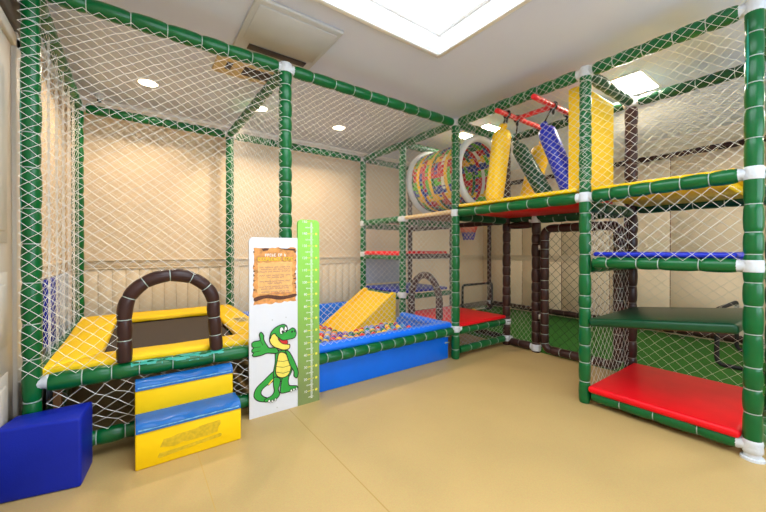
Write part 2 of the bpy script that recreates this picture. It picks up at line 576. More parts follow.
def panel_light(cx, cy, label, sx=.42, sy=.3):
    t = thing('square_ceiling_light', label, 'ceiling light', (cx, cy, CEIL), 'square lamps above the pitch')
    mb = MB()
    x0, x1, y0, y1 = cx - sx / 2, cx + sx / 2, cy - sy / 2, cy + sy / 2
    for a, b in (((x0 - .02, y0 - .02), (x0, y1 + .02)), ((x1, y0 - .02), (x1 + .02, y1 + .02)), ((x0, y0 - .02), (x1, y0)), ((x0, y1), (x1, y1 + .02))):
        mb.box((a[0], a[1], CEIL - .012), (b[0], b[1], CEIL), 0, .003, 1)
    mb.build('frame', M['lampframe'], t)
    MB().box((x0, y0, CEIL - .008), (x1, y1, CEIL - .001)).build('diffuser', M['panel_e'], t)
panel_light(3.74, -1.14, 'square ceiling lamp beside the yellow padded pillar')
panel_light(3.66, .19, 'square ceiling lamp seen just above the webbing tunnel mouth', .3, .2)
panel_light(3.60, .50, 'small square ceiling lamp left of the one over the tunnel mouth', .2, .14)
panel_light(5.0, -2.9, 'square ceiling lamp at the open end of the pitch')

def downlight(x, y, label):
    t = thing('downlight', label, 'ceiling light', (x, y, CEIL), 'recessed downlights over the play pens')
    mb = MB()
    n = 24
    mb.tube([(x + .072 * math.cos(2 * math.pi * i / n), y + .072 * math.sin(2 * math.pi * i / n), CEIL - .003) for i in range(n)], .007, 0, 8, closed=True)
    mb.build('bezel', M['lampframe'], t)
    MB().tube([(x, y, CEIL - .006), (x, y, CEIL - .001)], .067, 0, 24).build('lens', M['down_e'], t)
    l = bpy.data.lights.new('downlight_bulb', 'SPOT')
    l.energy = DOWN_W; l.color = (1.0, .82, .60); l.shadow_soft_size = .05; l.spot_size = math.radians(160); l.spot_blend = .6
    lo = bpy.data.objects.new('downlight_bulb', l)
    COL.objects.link(lo); lo.location = (0, 0, -.02); lo.parent = t
downlight(.483, 1.174, 'warm round downlight above the trampoline pen')
downlight(1.38, 1.147, 'warm round downlight just past the middle green post, over the ball pit')
downlight(2.256, 1.159, 'warm round downlight furthest right, over the ball pit')

t = thing('ceiling_air_conditioner', 'white ceiling cassette unit above the middle top rail', 'air conditioner', (1.2, 0, CEIL))
MB().box((.92, -.36, CEIL - .022), (1.46, .31, CEIL), 0, .01, 2).build('cassette_frame', M['acwhite'], t)
mb = MB()
mb.box((.95, -.32, CEIL - .030), (1.43, .06, CEIL - .022), 0, .006, 1)
mb.build('intake_grille', M['acwhite'], t)
MB().box((1.00, .09, CEIL - .030), (1.40, .15, CEIL - .022), 0, .002, 1).build('air_outlet', M['vent'], t)
MB().box((.86, .325, CEIL - .03), (1.34, .60, CEIL), 0, .01, 2).build('side_panel', M['acwarmlit'], t)
mb = MB()
mb.box((1.05, .39, CEIL - .036), (1.27, .52, CEIL - .03), 0, .002, 1); mb.box((.93, .39, CEIL - .036), (.97, .50, CEIL - .03), 0, .002, 1)
mb.build('dark_louvre', M['vent'], t)

t = thing('security_camera', 'small white dome camera on the ceiling in the far left corner', 'camera', (.14, 1.72, CEIL))
MB().tube([(.14, 1.72, CEIL), (.14, 1.72, CEIL - .03), (.14, 1.72, CEIL - .04)], [.034, .034, .026], 0, 16).build('housing', M['white'], t)
MB().sphere((.14, 1.715, CEIL - .045), .02, 0, 12, 8).build('lens', M['ink'], t)

# ================================================================== GREEN PLAY FRAME
frame = thing('play_structure', 'tall play frame of green foam padded posts and rails filling the room', 'play structure', (XD, 0, 0))
R_ = .04
def fpost(x, y, z0, z1, m='green', parent=None, r=.044, seg=(.09, .16), clamps=(), cyan=None, name='post', foot=False):
    mb = MB()
    foam(mb, [(x, y, z0), (x, y, z1)], r, seg)
    if cyan:
        a0, za, zb = cyan
        n = 5
        vs, fs = [], []
        for zz, wd in ((za, .02), (za + .08, .12), ((za + zb) / 2, .16), (zb - .1, .11), (zb, .02)):
            for k in range(n):
                a = a0 + (k / (n - 1) - .5) * 2 * wd
                rr = r * 1.055
                vs.append((x + rr * math.cos(a), y + rr * math.sin(a), zz))
        for i in range(4):
            for k in range(n - 1):
                fs.append((i * n + k, i * n + k + 1, i * n + n + k + 1, i * n + n + k))
        mb.add(vs, fs, 2, True)
    o = mb.build(name, [M[m], M['browntie' if m == 'brown' else 'tie'], M['cyan']], parent or frame)
    for z, dirs in clamps:
        clamp_mb((x, y, z), dirs, r).build('clamp', M['clamp'], o)
    if foot:
        f = MB()
        f.tube([(x, y, 0), (x, y, .012), (x, y, .014), (x, y, .05), (x, y, .09)], [.046, .044, .034, .030, .028], 0, 16)
        f.build('foot_plate', M['clamp'], o)
    return o
def frail(a, b, m='green', parent=None, r=R_, seg=(.11, .19), clamps=(), name='rail'):
    mb = MB()
    a, b = Vector(a), Vector(b)
    d = (b - a).normalized()
    foam(mb, [a + d * .052, b - d * .052], r, seg)
    o = mb.build(name, [M[m], M['browntie' if m == 'brown' else 'tie'], M['cyan']], parent or frame)
    return o
X, Y, Z = (1, 0, 0), (0, 1, 0), (0, 0, 1)
nX, nY, nZ = (-1, 0, 0), (0, -1, 0), (0, 0, -1)
TOP = H + .02
fpost(0, 0, 0.0, TOP, r=.035, seg=(.16, .22), clamps=[(.425, (X, Y)), (H, (X, Y))], cyan=(math.radians(215), 1.05, 1.85))
fpost(XB, 0, 0.0, TOP, r=.042, seg=(.07, .14), clamps=[(H, (X, nX, Y, nZ)), (.41, (nX, Y))])
fpost(XD, 0, 0.0, TOP, r=.040, seg=(.09, .15), clamps=[(H, (nX, nY, Y, nZ)), (1.405, (nY, X)), (.29, (nX, X, Y))])
fpost(XD, YE, 0.0, TOP, r=.037, seg=(.08, .15), clamps=[(H, (nY, Y, X)), (1.41, (nY, Y, X))])
fpost(XD, YF, 0.075, TOP, r=.036, seg=(.11, .17), foot=True, clamps=[(H, (Y, X)), (1.432, (Y, X)), (.968, (Y, X)), (.067, (Y, X))], cyan=(math.radians(150), 1.85, 2.2))
fpost(0, YB, 0.0, TOP, r=.04, seg=(.12, .2), clamps=[(H, (X, nY))])
fpost(XB, YB, 0.0, TOP, r=.04, seg=(.1, .18), clamps=[(H, (X, nX, nY))])
fpost(XD, YB, 0.0, TOP, r=.04, seg=(.1, .18), clamps=[(H, (nX, X, nY)), (1.405, (nY, X)), (.99, (nY, X))])
fpost(XD, YG, 0.0, TOP, r=.04, seg=(.1, .18), clamps=[(1.405, (nY, Y, X)), (.53, (Y,))])
fpost(XE, YF, 0.0, TOP, r=.042)
# top rails
frail((0, 0, H), (XB, 0, H), seg=(.13, .17)); frail((XB, 0, H), (XD, 0, H), seg=(.13, .17))
frail((XD, 0, H), (XD, YE, H), seg=(.09, .16)); frail((XD, YE, H), (XD, YF, H), seg=(.09, .16))
frail((0, 0, H), (0, YB, H)); frail((XB, 0, H), (XB, YB, H)); frail((XD, 0, H), (XD, YG, H)); frail((XD, YG, H), (XD, YB, H))
frail((0, YB, H), (XB, YB, H)); frail((XB, YB, H), (XD, YB, H)); frail((XD, YB, H), (XE, YB, H)); frail((XD, YG, H), (XE, YG, H))
frail((XD, 0, H), (XE, 0, H)); frail((XD, YE, H), (XE, YE, H), m='dgreen'); frail((XD, YF, H), (XE, YF, H))
frail((XE, YF, H), (XE, YE, H), m='dgreen'); frail((XE, YE, H), (XE, 0, H), m='dgreen'); frail((XE, 0, H), (XE, YG, H), m='dgreen'); frail((XE, YG, H), (XE, YB, H), m='dgreen')
# deck rails of the right tower
frail((XD, 0, 1.405), (XD, YE, 1.41), seg=(.14, .2)); frail((XD, YE, 1.41), (XD, YF, 1.432), seg=(.09, .125), r=.041)
frail((XE, 0, 1.385), (XE, YE, 1.385), m='dgreen'); frail((XE, YE, 1.385), (XE, YF, 1.385), m='dgreen')
frail((XD, 0, 1.37), (XE, 0, 1.37), m='dgreen'); frail((XD, YE, 1.355), (XE, YE, 1.355), m='dgreen'); frail((XD, YF, 1.355), (XE, YF, 1.355), m='dgreen')
frail((XD, YE, .964), (XD, YF, .968), r=.036, seg=(.09, .2)); frail((XD, YE, .93), (XE, YE, .93)); frail((XD, YF, .93), (XE, YF, .93)); frail((XE, YE, .93), (XE, YF, .93), r=.034)
frail((XD, YE, .067), (XD, YF, .067), r=.038, seg=(.12, .2)); frail((XD, YE, .045), (XE, YE, .045), r=.032); frail((XD, YF, .045), (XE, YF, .045), r=.032)
# pen and pit rails
frail((0, 0, .42), (XB, 0, .408), seg=(.1, .2), r=.041)
frail((0, 0, .42), (0, YB, .42)); frail((0, YB, .42), (XB, YB, .42)); frail((XB, 0, .38), (XB, YB, .38))
frail((0, 0, .1), (XB, 0, .1), seg=(.1, .18)); frail((0, 0, .1), (0, YB, .1)); frail((0, YB, .1), (XB, YB, .1))
frail((XB, 0, .262), (XD, 0, .275), seg=(.1, .13), r=.04)
# small tower behind the pit
frail((XD, YG, 1.405), (XD, YB, 1.405)); frail((XD, YB, 1.37), (XE, YB, 1.37)); frail((XD, YG, 1.37), (XE, YG, 1.37))
frail((XD, YG, .955), (XD, YB, .955), r=.026); frail((XD, YG, .97), (XE, YG, .97), r=.032, m='brown'); frail((XD, YB, .97), (XE, YB, .97), r=.032)
frail((XD, YG, .50), (XD, YB, .50), r=.032); frail((XD, YG, .50), (XE, YG, .50), r=.032); frail((XD, YB, .50), (XE, YB, .50), r=.032)
frail((XD, 0, .262), (XE, 0, .262), r=.036); frail((XD, 0, .075), (XE, 0, .075), r=.036); frail((XD, YG, .25), (XE, YG, .25), r=.03)
mb = MB().tube([(XD, .05, 1.42), (XD, YG - .05, 1.415)], .022, 0, 12)
tag(mb.build('bare_rail', M['beige'], frame), 'thin unpadded beige taped rail')
# worn turquoise patch on the trampoline front rail
mb = MB()
n, K, rr = 12, 90, .0436
vs, fs = [], []
for i in range(K + 1):
    x = .37 + .45 * i / K
    for k in range(n):
        a = math.radians(98 + 6.5 * k)
        vs.append((x, rr * math.cos(a), .42 - .012 * x / XB + rr * math.sin(a)))
for i in range(K):
    for k in range(n - 1):
        x = .37 + .45 * i / K
        q = noise.noise((x * 16, k * .28, 5)) - .05 * abs(k - 5) + (.22 if .50 < x < .68 else .04)
        if q > 0: fs.append((i * n + k, i * n + k + 1, i * n + n + k + 1, i * n + n + k))
mb.add(vs, fs, 0, True)
mb.build('worn_patch', M['cyan'], frame)

# ================================================================== BROWN PITCH FENCE
cage = thing('pitch_fence', 'dark brown foam padded fence frame around the green turf pitch', 'fence', (XE, 0, 0))
fpost(XE, 0, 0.0, H - .04, 'brown', cage, .042, (.09, .14), clamps=[(.075, (nX, nY)), (.26, (nX,))])
fpost(XE, -.345, 0.0, 1.34, 'brown', cage, .044, (.09, .14), clamps=[(.05, (Y, nZ)), (1.36, (Z, Y))])
fpost(XE, YE, 0.0, H - .04, 'brown', cage, .046, (.12, .17), clamps=[(H, (nX, Y, nY))])
fpost(XE, YG, 0.0, H - .04, 'brown', cage, .036, (.1, .15))
fpost(XE, YB, 0.0, H - .04, 'brown', cage, .036, (.1, .15))
fpost(5.62, YB, 0.0, H - .04, 'brown', cage, .036, (.1, .15), clamps=[(.1, (nX, nY))])
fpost(5.62, YF, 0.0, H - .04, 'brown', cage, .036, (.1, .15))
frail((XE, 0, .05), (XE, -.345, .05), 'brown', cage); frail((XE, 0, 1.31), (XE, -.345, 1.31), 'brown', cage, r=.036)
frail((XE, YE, .05), (XE, YF, .05), 'brown', cage)
frail((XE, YG, .08), (XE, YB, .08), 'brown', cage); frail((XE, 0, .08), (XE, YG, .08), 'brown', cage, r=.03); frail((XE, YG, 1.36), (XE, YB, 1.36), 'brown', cage); frail((XE, 0, 1.36), (XE, YG, 1.36), 'brown', cage, r=.03)
frail((5.62, YF, .09), (5.62, YB, .09), 'brown', cage, r=.042, seg=(.14, .22)); frail((XE, YB, .09), (5.62, YB, .09), 'brown', cage)
frail((5.66, YF, 2.2), (5.66, YB, 2.2), 'brown', cage, r=.036, seg=(.14, .22)); frail((XE, YB, 2.2), (5.62, YB, 2.2), 'brown', cage)
frail((XE, YE, 1.36), (XE, -.345, 1.36), 'dgreen', cage)

# gate
gate = thing('gate', 'brown padded netted gate with rounded corners leading onto the turf', 'gate', (XE, -.44, 0))
def rrect(y0, y1, z0, z1, r, x, n=6):
    p = []
    for cy_, cz_, a0 in ((y1 - r, z0 + r, -90), (y1 - r, z1 - r, 0), (y0 + r, z1 - r, 90), (y0 + r, z0 + r, 180)):
        for k in range(n + 1):
            a = math.radians(a0 + 90 * k / n)
            p.append((x, cy_ + r * math.cos(a), cz_ + r * math.sin(a)))
    return p
GX = XE - .02
lp = rrect(-1.09, -.445, .06, 1.26, .07, GX)
foam(mb := MB(), lp + [lp[0]], .04, (.08, .13))
mb.build('gate_frame', [M['brown'], M['tie']], gate)
net(mb := MB(), (GX, -.47, .08), nY, Z, .60, 1.16, .085, .085, .0018, seed=31)
tag(mb.build('gate_net', M['netblack'], gate), 'black netting of the gate')
mb = MB()
for z in (.35, 1.05):
    mb.box((GX - .02, -.41, z), (GX + .02, -.385, z + .05), 0, .004, 1)
mb.build('hinge', M['steel'], gate)

# ================================================================== NETS
def netobj(label, *a, m='net', **k):
    mb = MB()
    net(mb, *a, **k)
    o = mb.build('safety_net', M[m])
    return tag(o, label, 'net', 'safety nets')
def arch_mask(s, t):
    # clear inside the padded entry arch
    x, z = s - .036, t + .455
    if z < .72: return not (.33 < x < .81)
    return ((x - .56) / .25) ** 2 + ((z - .70) / .23) ** 2 > 1
netobj('white diamond net in the front of the trampoline pen, open inside the brown arch', (-.036, -.037, .455), X, Z, XB - .0, H - .49, r=.0012, wx=.064, hz=.050, warp=.18, mask=arch_mask, seed=1)
netobj('slack white net hanging below the trampoline front rail', (.05, -.0, .12), X, Z, XB - .1, .27, wx=.085, hz=.055, bulge=lambda s, t: .05 * math.sin(math.pi * t) * (.6 + .4 * math.sin(9 * s)), jit=.012, seed=2)
netobj('white diamond net above the front of the blue ball pit', (XB + .04, 0, .33), X, Z, XD - XB - .08, H - .36, r=.0011, wx=.054, hz=.044, warp=.1, seed=3)
netobj('white net on the left side of the trampoline pen against the wall', (.0, .04, .46), Y, Z, YB - .08, H - .5, wx=.036, hz=.045, r=.0009, seed=4, jit=.004, knots=False, bulge=lambda s, t: .012 * math.sin(40 * s))
netobj('white net between the trampoline pen and the ball pit', (XB, .04, .45), Y, Z, YB - .08, H - .5, wx=.08, hz=.06, r=.0011, seed=5)
netobj('fine white net at the back of the trampoline pen', (.04, YB, .46), X, Z, XB - .08, H - .5, wx=.07, hz=.06, r=.0009, seed=6, knots=False)
netobj('fine white net at the back of the ball pit', (XB + .04, YB, .4), X, Z, XD - XB - .08, H - .44, wx=.07, hz=.06, r=.0009, seed=7, knots=False)
netobj('white net beside the tunnel, in the upper right side of the ball pit', (XD, .04, 1.45), Y, Z, YG - .08, H - 1.49, wx=.07, hz=.06, r=.0011, seed=8)
netobj('white net in the upper rear side of the ball pit left of the tunnel', (XD, YG + .04, 1.45), Y, Z, YB - YG - .08, H - 1.49, wx=.07, hz=.06, r=.0011, seed=9)
def small_arch(s, t):
    y, z = s + .04, t + .33
    return not (((y - .42) / .25) ** 2 + ((z - .45) / .36) ** 2 < 1)
netobj('white net around the small brown arch on the right of the ball pit', (XD, .04, .33), Y, Z, YG - .08, 1.05, wx=.08, hz=.06, r=.0011, mask=small_arch, seed=10)
netobj('white net over the red shelf opening behind the slide', (XD, YG + .04, 1.0), Y, Z, YB - YG - .08, .38, wx=.08, hz=.06, r=.0011, seed=11)
netobj('white diamond net in front of the punch bags on the upper deck', (XD - .042, YE - .03, 1.455), Y, Z, -YE - .0, H - 1.43, r=.0011, wx=.057, hz=.048, seed=12)
netobj('white diamond net at the top front of the right hand tower', (XD - .044, YF + .03, 1.46), Y, Z, YE - YF - .03, H - 1.43, r=.0012, wx=.062, hz=.053, seed=13)
netobj('white diamond net between the blue shelf and the upper deck of the right hand tower', (XD - .036, YF + .04, .99), Y, Z, YE - YF - .08, .39, wx=.076, hz=.07, seed=14)
netobj('dense white net on the side of the right hand tower facing the gate', (XD + .04, YE, .09), X, Z, XE - XD - .08, 1.24, wx=.07, hz=.08, r=.0013, seed=15)
netobj('white net under the low red deck by the green corner post', (XD + .04, 0, .1), X, Z, XE - XD - .08, .13, wx=.07, hz=.045, r=.0011, seed=16)
netobj('tan net closing the back of the right hand tower', (XE, YF + .04, .09), Y, Z, YE - YF - .08, 1.26, wx=.085, hz=.075, r=.0013, m='nettan', seed=17)
netobj('pale net in the narrow bay between two brown posts beside the gate', (XE, -.31, .09), Y, Z, .28, 1.2, wx=.05, hz=.065, r=.0011, m='nettan', seed=18)
netobj('pale net behind the low red deck looking onto the turf', (XE, .04, .33), Y, Z, YG - .08, 1.0, wx=.07, hz=.06, r=.0011, seed=19)
netobj('tan net roof stretched over the turf pitch', (XE + .03, YF + .04, H - .03), X, Y, 5.66 - XE - .06, YB - YF - .08, wx=.055, hz=.055, r=.0011, m='nettan', seed=20, jit=.012, knots=False, bulge=lambda s, t: -.07 * math.sin(math.pi * s) + .02 * math.sin(17 * t))
netobj('tan net at the upper back of the right hand tower', (XE, YF + .04, 1.43), Y, Z, YE - YF - .08, H - 1.48, wx=.07, hz=.07, r=.0011, m='nettan', seed=21)
netobj('tan net at the back of the upper deck behind the punch bags', (XE, YE + .04, 1.43), Y, Z, -YE - .08, H - 1.48, wx=.06, hz=.06, r=.0011, m='nettan', seed=22)

# ================================================================== TRAMPOLINE
tr = thing('trampoline', 'low trampoline with dark brown mat and wide yellow padded border', 'trampoline', (.6, .8, 0))
MZ = .435
MB().prism([(.22, .20), (.94, .20), (.98, 1.36), (.26, 1.36)], 'z', MZ - .006, MZ).build('jump_mat', M['mat'], tr)
def wedge(pts, z0, z1, name, m='yellowmatt'):
    """padded slab over a quadrilateral, rounded edge"""
    mb = MB()
    c = Vector((sum(p[0] for p in pts) / len(pts), sum(p[1] for p in pts) / len(pts)))
    lv = []
    dens = []
    for i in range(len(pts)):
        a, b = Vector(pts[i]), Vector(pts[(i + 1) % len(pts)])
        for k in range(8):
            dens.append(a.lerp(b, k / 8))
    n = len(dens)
    for ins, z in ((0.012, z0), (0, z0 + .006), (0, z1 - .012), (.008, z1 - .004), (.022, z1)):
        lv.append([(p + (c - p).normalized() * ins).to_3d() + Vector((0, 0, z + .004 * noise.noise((p.x * 7, p.y * 7, z)))) for p in dens])
    vs = [q for l in lv for q in l]
    fs = []
    for j in range(len(lv) - 1):
        for i in range(n):
            fs.append((j * n + i, j * n + (i + 1) % n, (j + 1) * n + (i + 1) % n, (j + 1) * n + i))
    fs.append([(len(lv) - 1) * n + i for i in range(n)])
    fs.append([i for i in range(n)][::-1])
    mb.add(vs, fs, 0, True)
    return mb.build(name, M[m], tr)
T0, T1 = .44, .472
wedge([(.03, .03), (1.19, .03), (.97, .215), (.20, .215)], T0, T1 + .004, 'border_pad')
wedge([(.03, .03), (.24, .215), (.27, 1.30), (.03, 1.60)], T0 + .001, T1 + .012, 'border_pad')
wedge([(.05, 1.60), (.25, 1.28), (1.0, 1.28), (1.19, 1.60)], T0 + .001, T1 + .008, 'border_pad')
rp = wedge([(1.19, .03), (1.19, 1.60), (.99, 1.30), (.95, .215)], T0 + .001, T1 + .006, 'border_pad')
mb = MB().box((1.04, .60, .479), (1.15, .79, .4815))
lab = mb.build('care_label', M['paper'], rp)
mb = MB()
for i in range(7):
    mb.box((1.05, .615 + i * .024, .4815), (1.05 + random.uniform(.05, .09), .627 + i * .024, .4822))
mb.build('label_print', M['print'], lab)
mb = MB()
mb.box((.06, .07, .36), (1.15, .10, .43)); mb.box((.06, 1.54, .36), (1.15, 1.57, .43)); mb.box((.06, .1, .36), (.09, 1.54, .43)); mb.box((1.12, .1, .36), (1.15, 1.54, .43))
for x, y in ((.075, .085), (1.135, .085), (.075, 1.555), (1.135, 1.555)):
    mb.box((x - .015, y - .015, 0), (x + .015, y + .015, .36))
mb.build('support_frame', M['brownboard'], tr)

def arch(name, label, pts, r, tagline):
    mb = MB()
    foam(mb, pts, r, (.085, .12), n=14)
    o = mb.build(name, [M['brown'], M['tie']])
    return tag(o, label, 'arch')
pp = [(.343, 0, .462 + .024 * k) for k in range(11)]
for k in range(1, 24):
    a = math.pi - math.pi * k / 24
    pp.append((.557 + .212 * math.cos(a) + .008 * math.sin(2 * a), 0, .702 + .206 * math.sin(a)))
pp += [(.767 + .0018 * k, 0, .702 - .025 * k) for k in range(11)]
arch('entry_arch', 'brown padded arch at the entrance to the yellow trampoline', pp, .035, '')
pp = [(XD, .645, .33 + .02 * k) for k in range(9)] + [(XD, .43 + .215 * math.cos(math.pi * k / 22), .50 + .28 * math.sin(math.pi * k / 22)) for k in range(1, 22)] + [(XD, .215, .50 - .02 * k) for k in range(9)]
arch('crawl_arch', 'smaller brown padded arch between the ball pit and the low red deck', pp, .036, '')

# ================================================================== BALL PIT
pit = thing('ball_pit', 'blue padded ball pit with tall glossy blue front wall', 'ball pit', (2.05, .8, 0))
MB().box((XB + .05, .045, 0), (XD - .05, .10, .245), 0, .008, 2).build('front_wall', M['blue'], pit)
fp = MB().box((XB + .05, -.012, .298), (XD - .05, .085, .362), 0, .03, 4).build('front_pad', M['blue'], pit)
mb = MB().box((XB + .05, .05, .245), (XD - .05, .08, .31)); mb.build('wall_core', M['blue'], pit)
MB().box((XD - .09, .10, 0), (XD - .04, YG + .02, .285), 0, .02, 3).build('side_wall', M['blue'], pit)
MB().box((XD - .10, .088, .275), (XD - .005, YG - .042, .345), 0, .03, 4).build('side_pad', M['blue'], pit)
MB().box((XB + .06, 1.50, 0), (XD - .05, 1.585, .39), 0, .02, 3).build('rear_wall', M['blue'], pit)
MB().box((XB + .05, .09, 0), (XB + .10, 1.50, .37), 0, .02, 3).build('side_wall', M['blue'], pit)
MB().box((XB + .10, .08, 0), (XD - .09, 1.50, .02)).build('pit_floor', M['blue'], pit)
for z in (.15, .21):
    mb = MB().box((XD - .10, .039, z), (XD - .035, .046, z + .012), 0, .002, 1)
    mb.build('white_tie', M['tie'], pit)

# slide
sl = thing('slide', 'yellow foam slide running down into the ball pit', 'slide', (2.5, 1.2, 0))
xt, zt, xb, zb = 2.835, .525, 2.05, .0
y0, y1 = .86, 1.50
mb = MB().prism([(xt, zt), (xb, zb), (xt, zb)], 'y', y0 + .05, y1 - .05)
mb.build('bed', M['yellow'], sl)
dx_, dz_ = (zt - zb), (xt - xb)
for a, b in ((y0, y0 + .05), (y1 - .05, y1)):
    mb = MB().prism([(xt, zt + .03), (xt - .03, zt + .03), (xb - .03, zb + .026), (xb - .03, zb), (xt, zb)], 'y', a, b)
    mb.build('side_panel', M['yellow'], sl)

# balls
cols = ['b_red', 'b_red', 'b_blue', 'b_yellow', 'b_green', 'b_red', 'b_yellow', 'b_sky', 'b_blue', 'b_lilac']
BR = .031
proto = {}
for c in set(cols):
    mb = MB().sphere((0, 0, 0), BR, 0, 16, 10)
    proto[c] = mb.build('play_ball', M[c], loc=(0, 0, 0))
def slide_z(x):
    return zb + (zt - zb) * (x - xb) / (xt - xb)
def top(x, y):
    return .180 + .135 * math.exp(-((x - 1.55) / .34) ** 2 - ((y - .85) / .6) ** 2) + .05 * math.exp(-((y - .15) / .2) ** 2) + .035 * max(0, min(1, (x - 2.15) / .3))
spots = []
dy = .0645 * .866
row = 0
y = .125
while y < 1.46:
    x = XB + .145 + (.03225 if row % 2 else 0)
    while x < XD - .13:
        zt_ = top(x, y)
        if not (y0 - .045 < y < y1 + .045 and x > xb - .08 and slide_z(x + BR * 1.3) + .06 > zt_ - BR - .05):
            spots.append((x, y, zt_ + .012 * noise.noise((x * 30, y * 30, 0))))
        x += .0645
    y += dy
    row += 1
random.shuffle(spots)
vis = sorted(spots, key=lambda p: (p[0] - .383) ** 2 + (p[1] + 2.247) ** 2)
cname = {'b_red': 'red', 'b_blue': 'dark blue', 'b_yellow': 'yellow', 'b_green': 'dark green', 'b_sky': 'light blue', 'b_lilac': 'lilac'}
used = set()
rest = []
for k, p in enumerate(vis):
    c = random.choice(cols)
    if k >= 290:
        rest.append((p, c)); continue
    o = proto[c] if c not in used else proto[c].copy()
    if c in used: COL.objects.link(o)
    used.add(c)
    o.location = p
    tag(o, '%s plastic ball among the loose balls in the blue ball pit' % cname[c], 'ball', 'ball pit balls')
mb = MB()
ck = sorted(set(cols))
for p, c in rest:
    mb.sphere(p, BR, ck.index(c), 10, 6)
for (x, y, z) in spots:
    for zz in (z - .056,):
        mb.sphere((x + .02, y + .018, zz), BR * .93, ck.index(random.choice(cols)), 8, 5)
tag(mb.build('play_ball_heap', [M[c] for c in ck]), 'deeper layer of mixed coloured balls filling the blue pit', 'balls', kind='stuff')

# ================================================================== FOAM STEPS
st = thing('foam_steps', 'yellow two step foam block with blue treads below the arch', 'steps', (.62, -.1, 0))
sx0, sx1 = .386, .862
mb = MB().box((sx0, -.26, 0), (sx1, -.045, .175), 0, .008, 2)
low = mb.build('lower_block', M['yellowmatt'], st)
mb = MB().box((sx0, -.115, .17), (sx1 - .01, -.045, .33), 0, .008, 2)
mb.build('upper_block', M['yellowmatt'], st)
def tread(xa, xb_, ya, yb, z0, z1):
    mb = MB()
    pr = [(ya - .004, z0), (ya - .004, z0 + (z1 - z0) * .55), (ya + .012, z1 - .006), (ya + .03, z1), (yb, z1 + .002), (yb, z0)]
    n = len(pr); K = 16
    vs = []
    for i in range(K + 1):
        x = xa + (xb_ - xa) * i / K
        e = .004 * math.sin(i * 1.3) + .003 * math.sin(i * .5)
        for j, (a, b) in enumerate(pr):
            vs.append((x, a, b + (e if j in (2, 3) else 0)))
    fs = []
    mis = []
    for i in range(K):
        for j in range(n):
            f = (i * n + j, i * n + (j + 1) % n, (i + 1) * n + (j + 1) % n, (i + 1) * n + j)
            mb.add([], []) if 0 else None
            fs.append(f); mis.append(0)
    mb.add(vs, fs + [list(range(n)), [K * n + j for j in range(n)]], 0, True)
    o = mb.build('tread', M['step'], st)
    w2 = MB()
    vs, fs = [], []
    for i in range(K + 1):
        x = xa + .01 + (xb_ - xa - .02) * i / K
        h_ = .004 + .007 * abs(noise.noise((x * 25, ya, 0)))
        vs += [(x, ya - .0046, z0 + (z1 - z0) * .3), (x, ya - .0046, z0 + (z1 - z0) * .3 + h_)]
    for i in range(K):
        fs.append((2 * i, 2 * i + 2, 2 * i + 3, 2 * i + 1))
    w2.add(vs, fs, 0)
    w2.build('worn_edge', M['stepworn'], o)
tread(sx0 + .002, sx1 - .004, -.26, -.115, .176, .212)
tread(sx0 + .002, sx1 - .012, -.115, -.045, .331, .369)
mb = MB()
stain = [(.485, .085), (.50, .120), (.53, .119), (.56, .127), (.64, .130), (.66, .137), (.755, .141), (.757, .120), (.745, .105), (.742, .083), (.70, .077), (.60, .078), (.585, .083), (.545, .072)]
mb.prism(stain, 'y', -.2612, -.2606)
mb.prism([(.475, .040), (.482, .056), (.60, .059), (.755, .070), (.764, .062), (.757, .052), (.61, .043), (.485, .033)], 'y', -.2612, -.2606)
STN = mat('glue_stain', (214, 178, 20), 0.7, .14, 70)
mb.build('glue_stain', STN, low)

# blue cube: its own turn on the floor
mb = MB()
cb = [(-.088, -.182), (.193, -.245), (.219, -.044), (-.045, -.042)]
mb.prism(cb, 'z', 0, .307)
bm = bmesh.new()
vv = [bm.verts.new(v) for v in mb.v]
for f in mb.f: bm.faces.new([vv[i] for i in f])
bmesh.ops.recalc_face_normals(bm, faces=bm.faces)
bmesh.ops.bevel(bm, geom=bm.edges[:], offset=.012, segments=4, profile=.5, affect='EDGES')
mb = MB().bm(bm, 0, True)
tag(mb.build('foam_cube', M['navy']), 'dark blue vinyl foam cube on the floor by the left door', 'cube')

# ================================================================== SIGN BOARD AND HEIGHT CHART
SY = -.062
def rounded_poly(x0, x1, z0, z1, r, corners=('tl', 'tr')):
    p = [(x0, z0), (x1, z0)]
    if 'tr' in corners:
        p += [(x1 - r + r * math.cos(math.radians(a)), z1 - r + r * math.sin(math.radians(a))) for a in range(0, 91, 15)]
    else: p.append((x1, z1))
    if 'tl' in corners:
        p += [(x0 + r - r * math.sin(math.radians(a)), z1 - r + r * math.cos(math.radians(a))) for a in range(0, 91, 15)]
    else: p.append((x0, z1))
    return p
sign = thing('rules_board', 'white standing board with parchment notice and green cartoon crocodile', 'sign', (1.12, SY, 0))
MB().prism(rounded_poly(.958, 1.270, 0, 1.128, .025, ('tl',)), 'y', SY, SY + .014).build('board', M['board'], sign)
chart = thing('height_chart', 'tall lime green height chart with white scale beside the white board', 'height chart', (1.35, SY, 0))
MB().prism(rounded_poly(1.271, 1.428, 0, 1.254, .03), 'y', SY - .001, SY + .013).build('board', M['lime'], chart)
def flat(mb, pts, lift, mi=0, smooth_curve=False, sub=6):
    if smooth_curve:
        P = [Vector(p) for p in pts]; n = len(P); q = []
        for i in range(n):
            a, b, c, d = P[i - 1], P[i], P[(i + 1) % n], P[(i + 2) % n]
            for k in range(sub):
                t = k / sub
                q.append(.5 * ((2 * b) + (c - a) * t + (2 * a - 5 * b + 4 * c - d) * t * t + (3 * b - a - 3 * c + d) * t ** 3))
        pts = [(p.x, p.y) for p in q]
    mb.prism(pts, 'y', SY - lift, SY - lift + .0003 if lift > .0004 else SY, mi)
    return pts
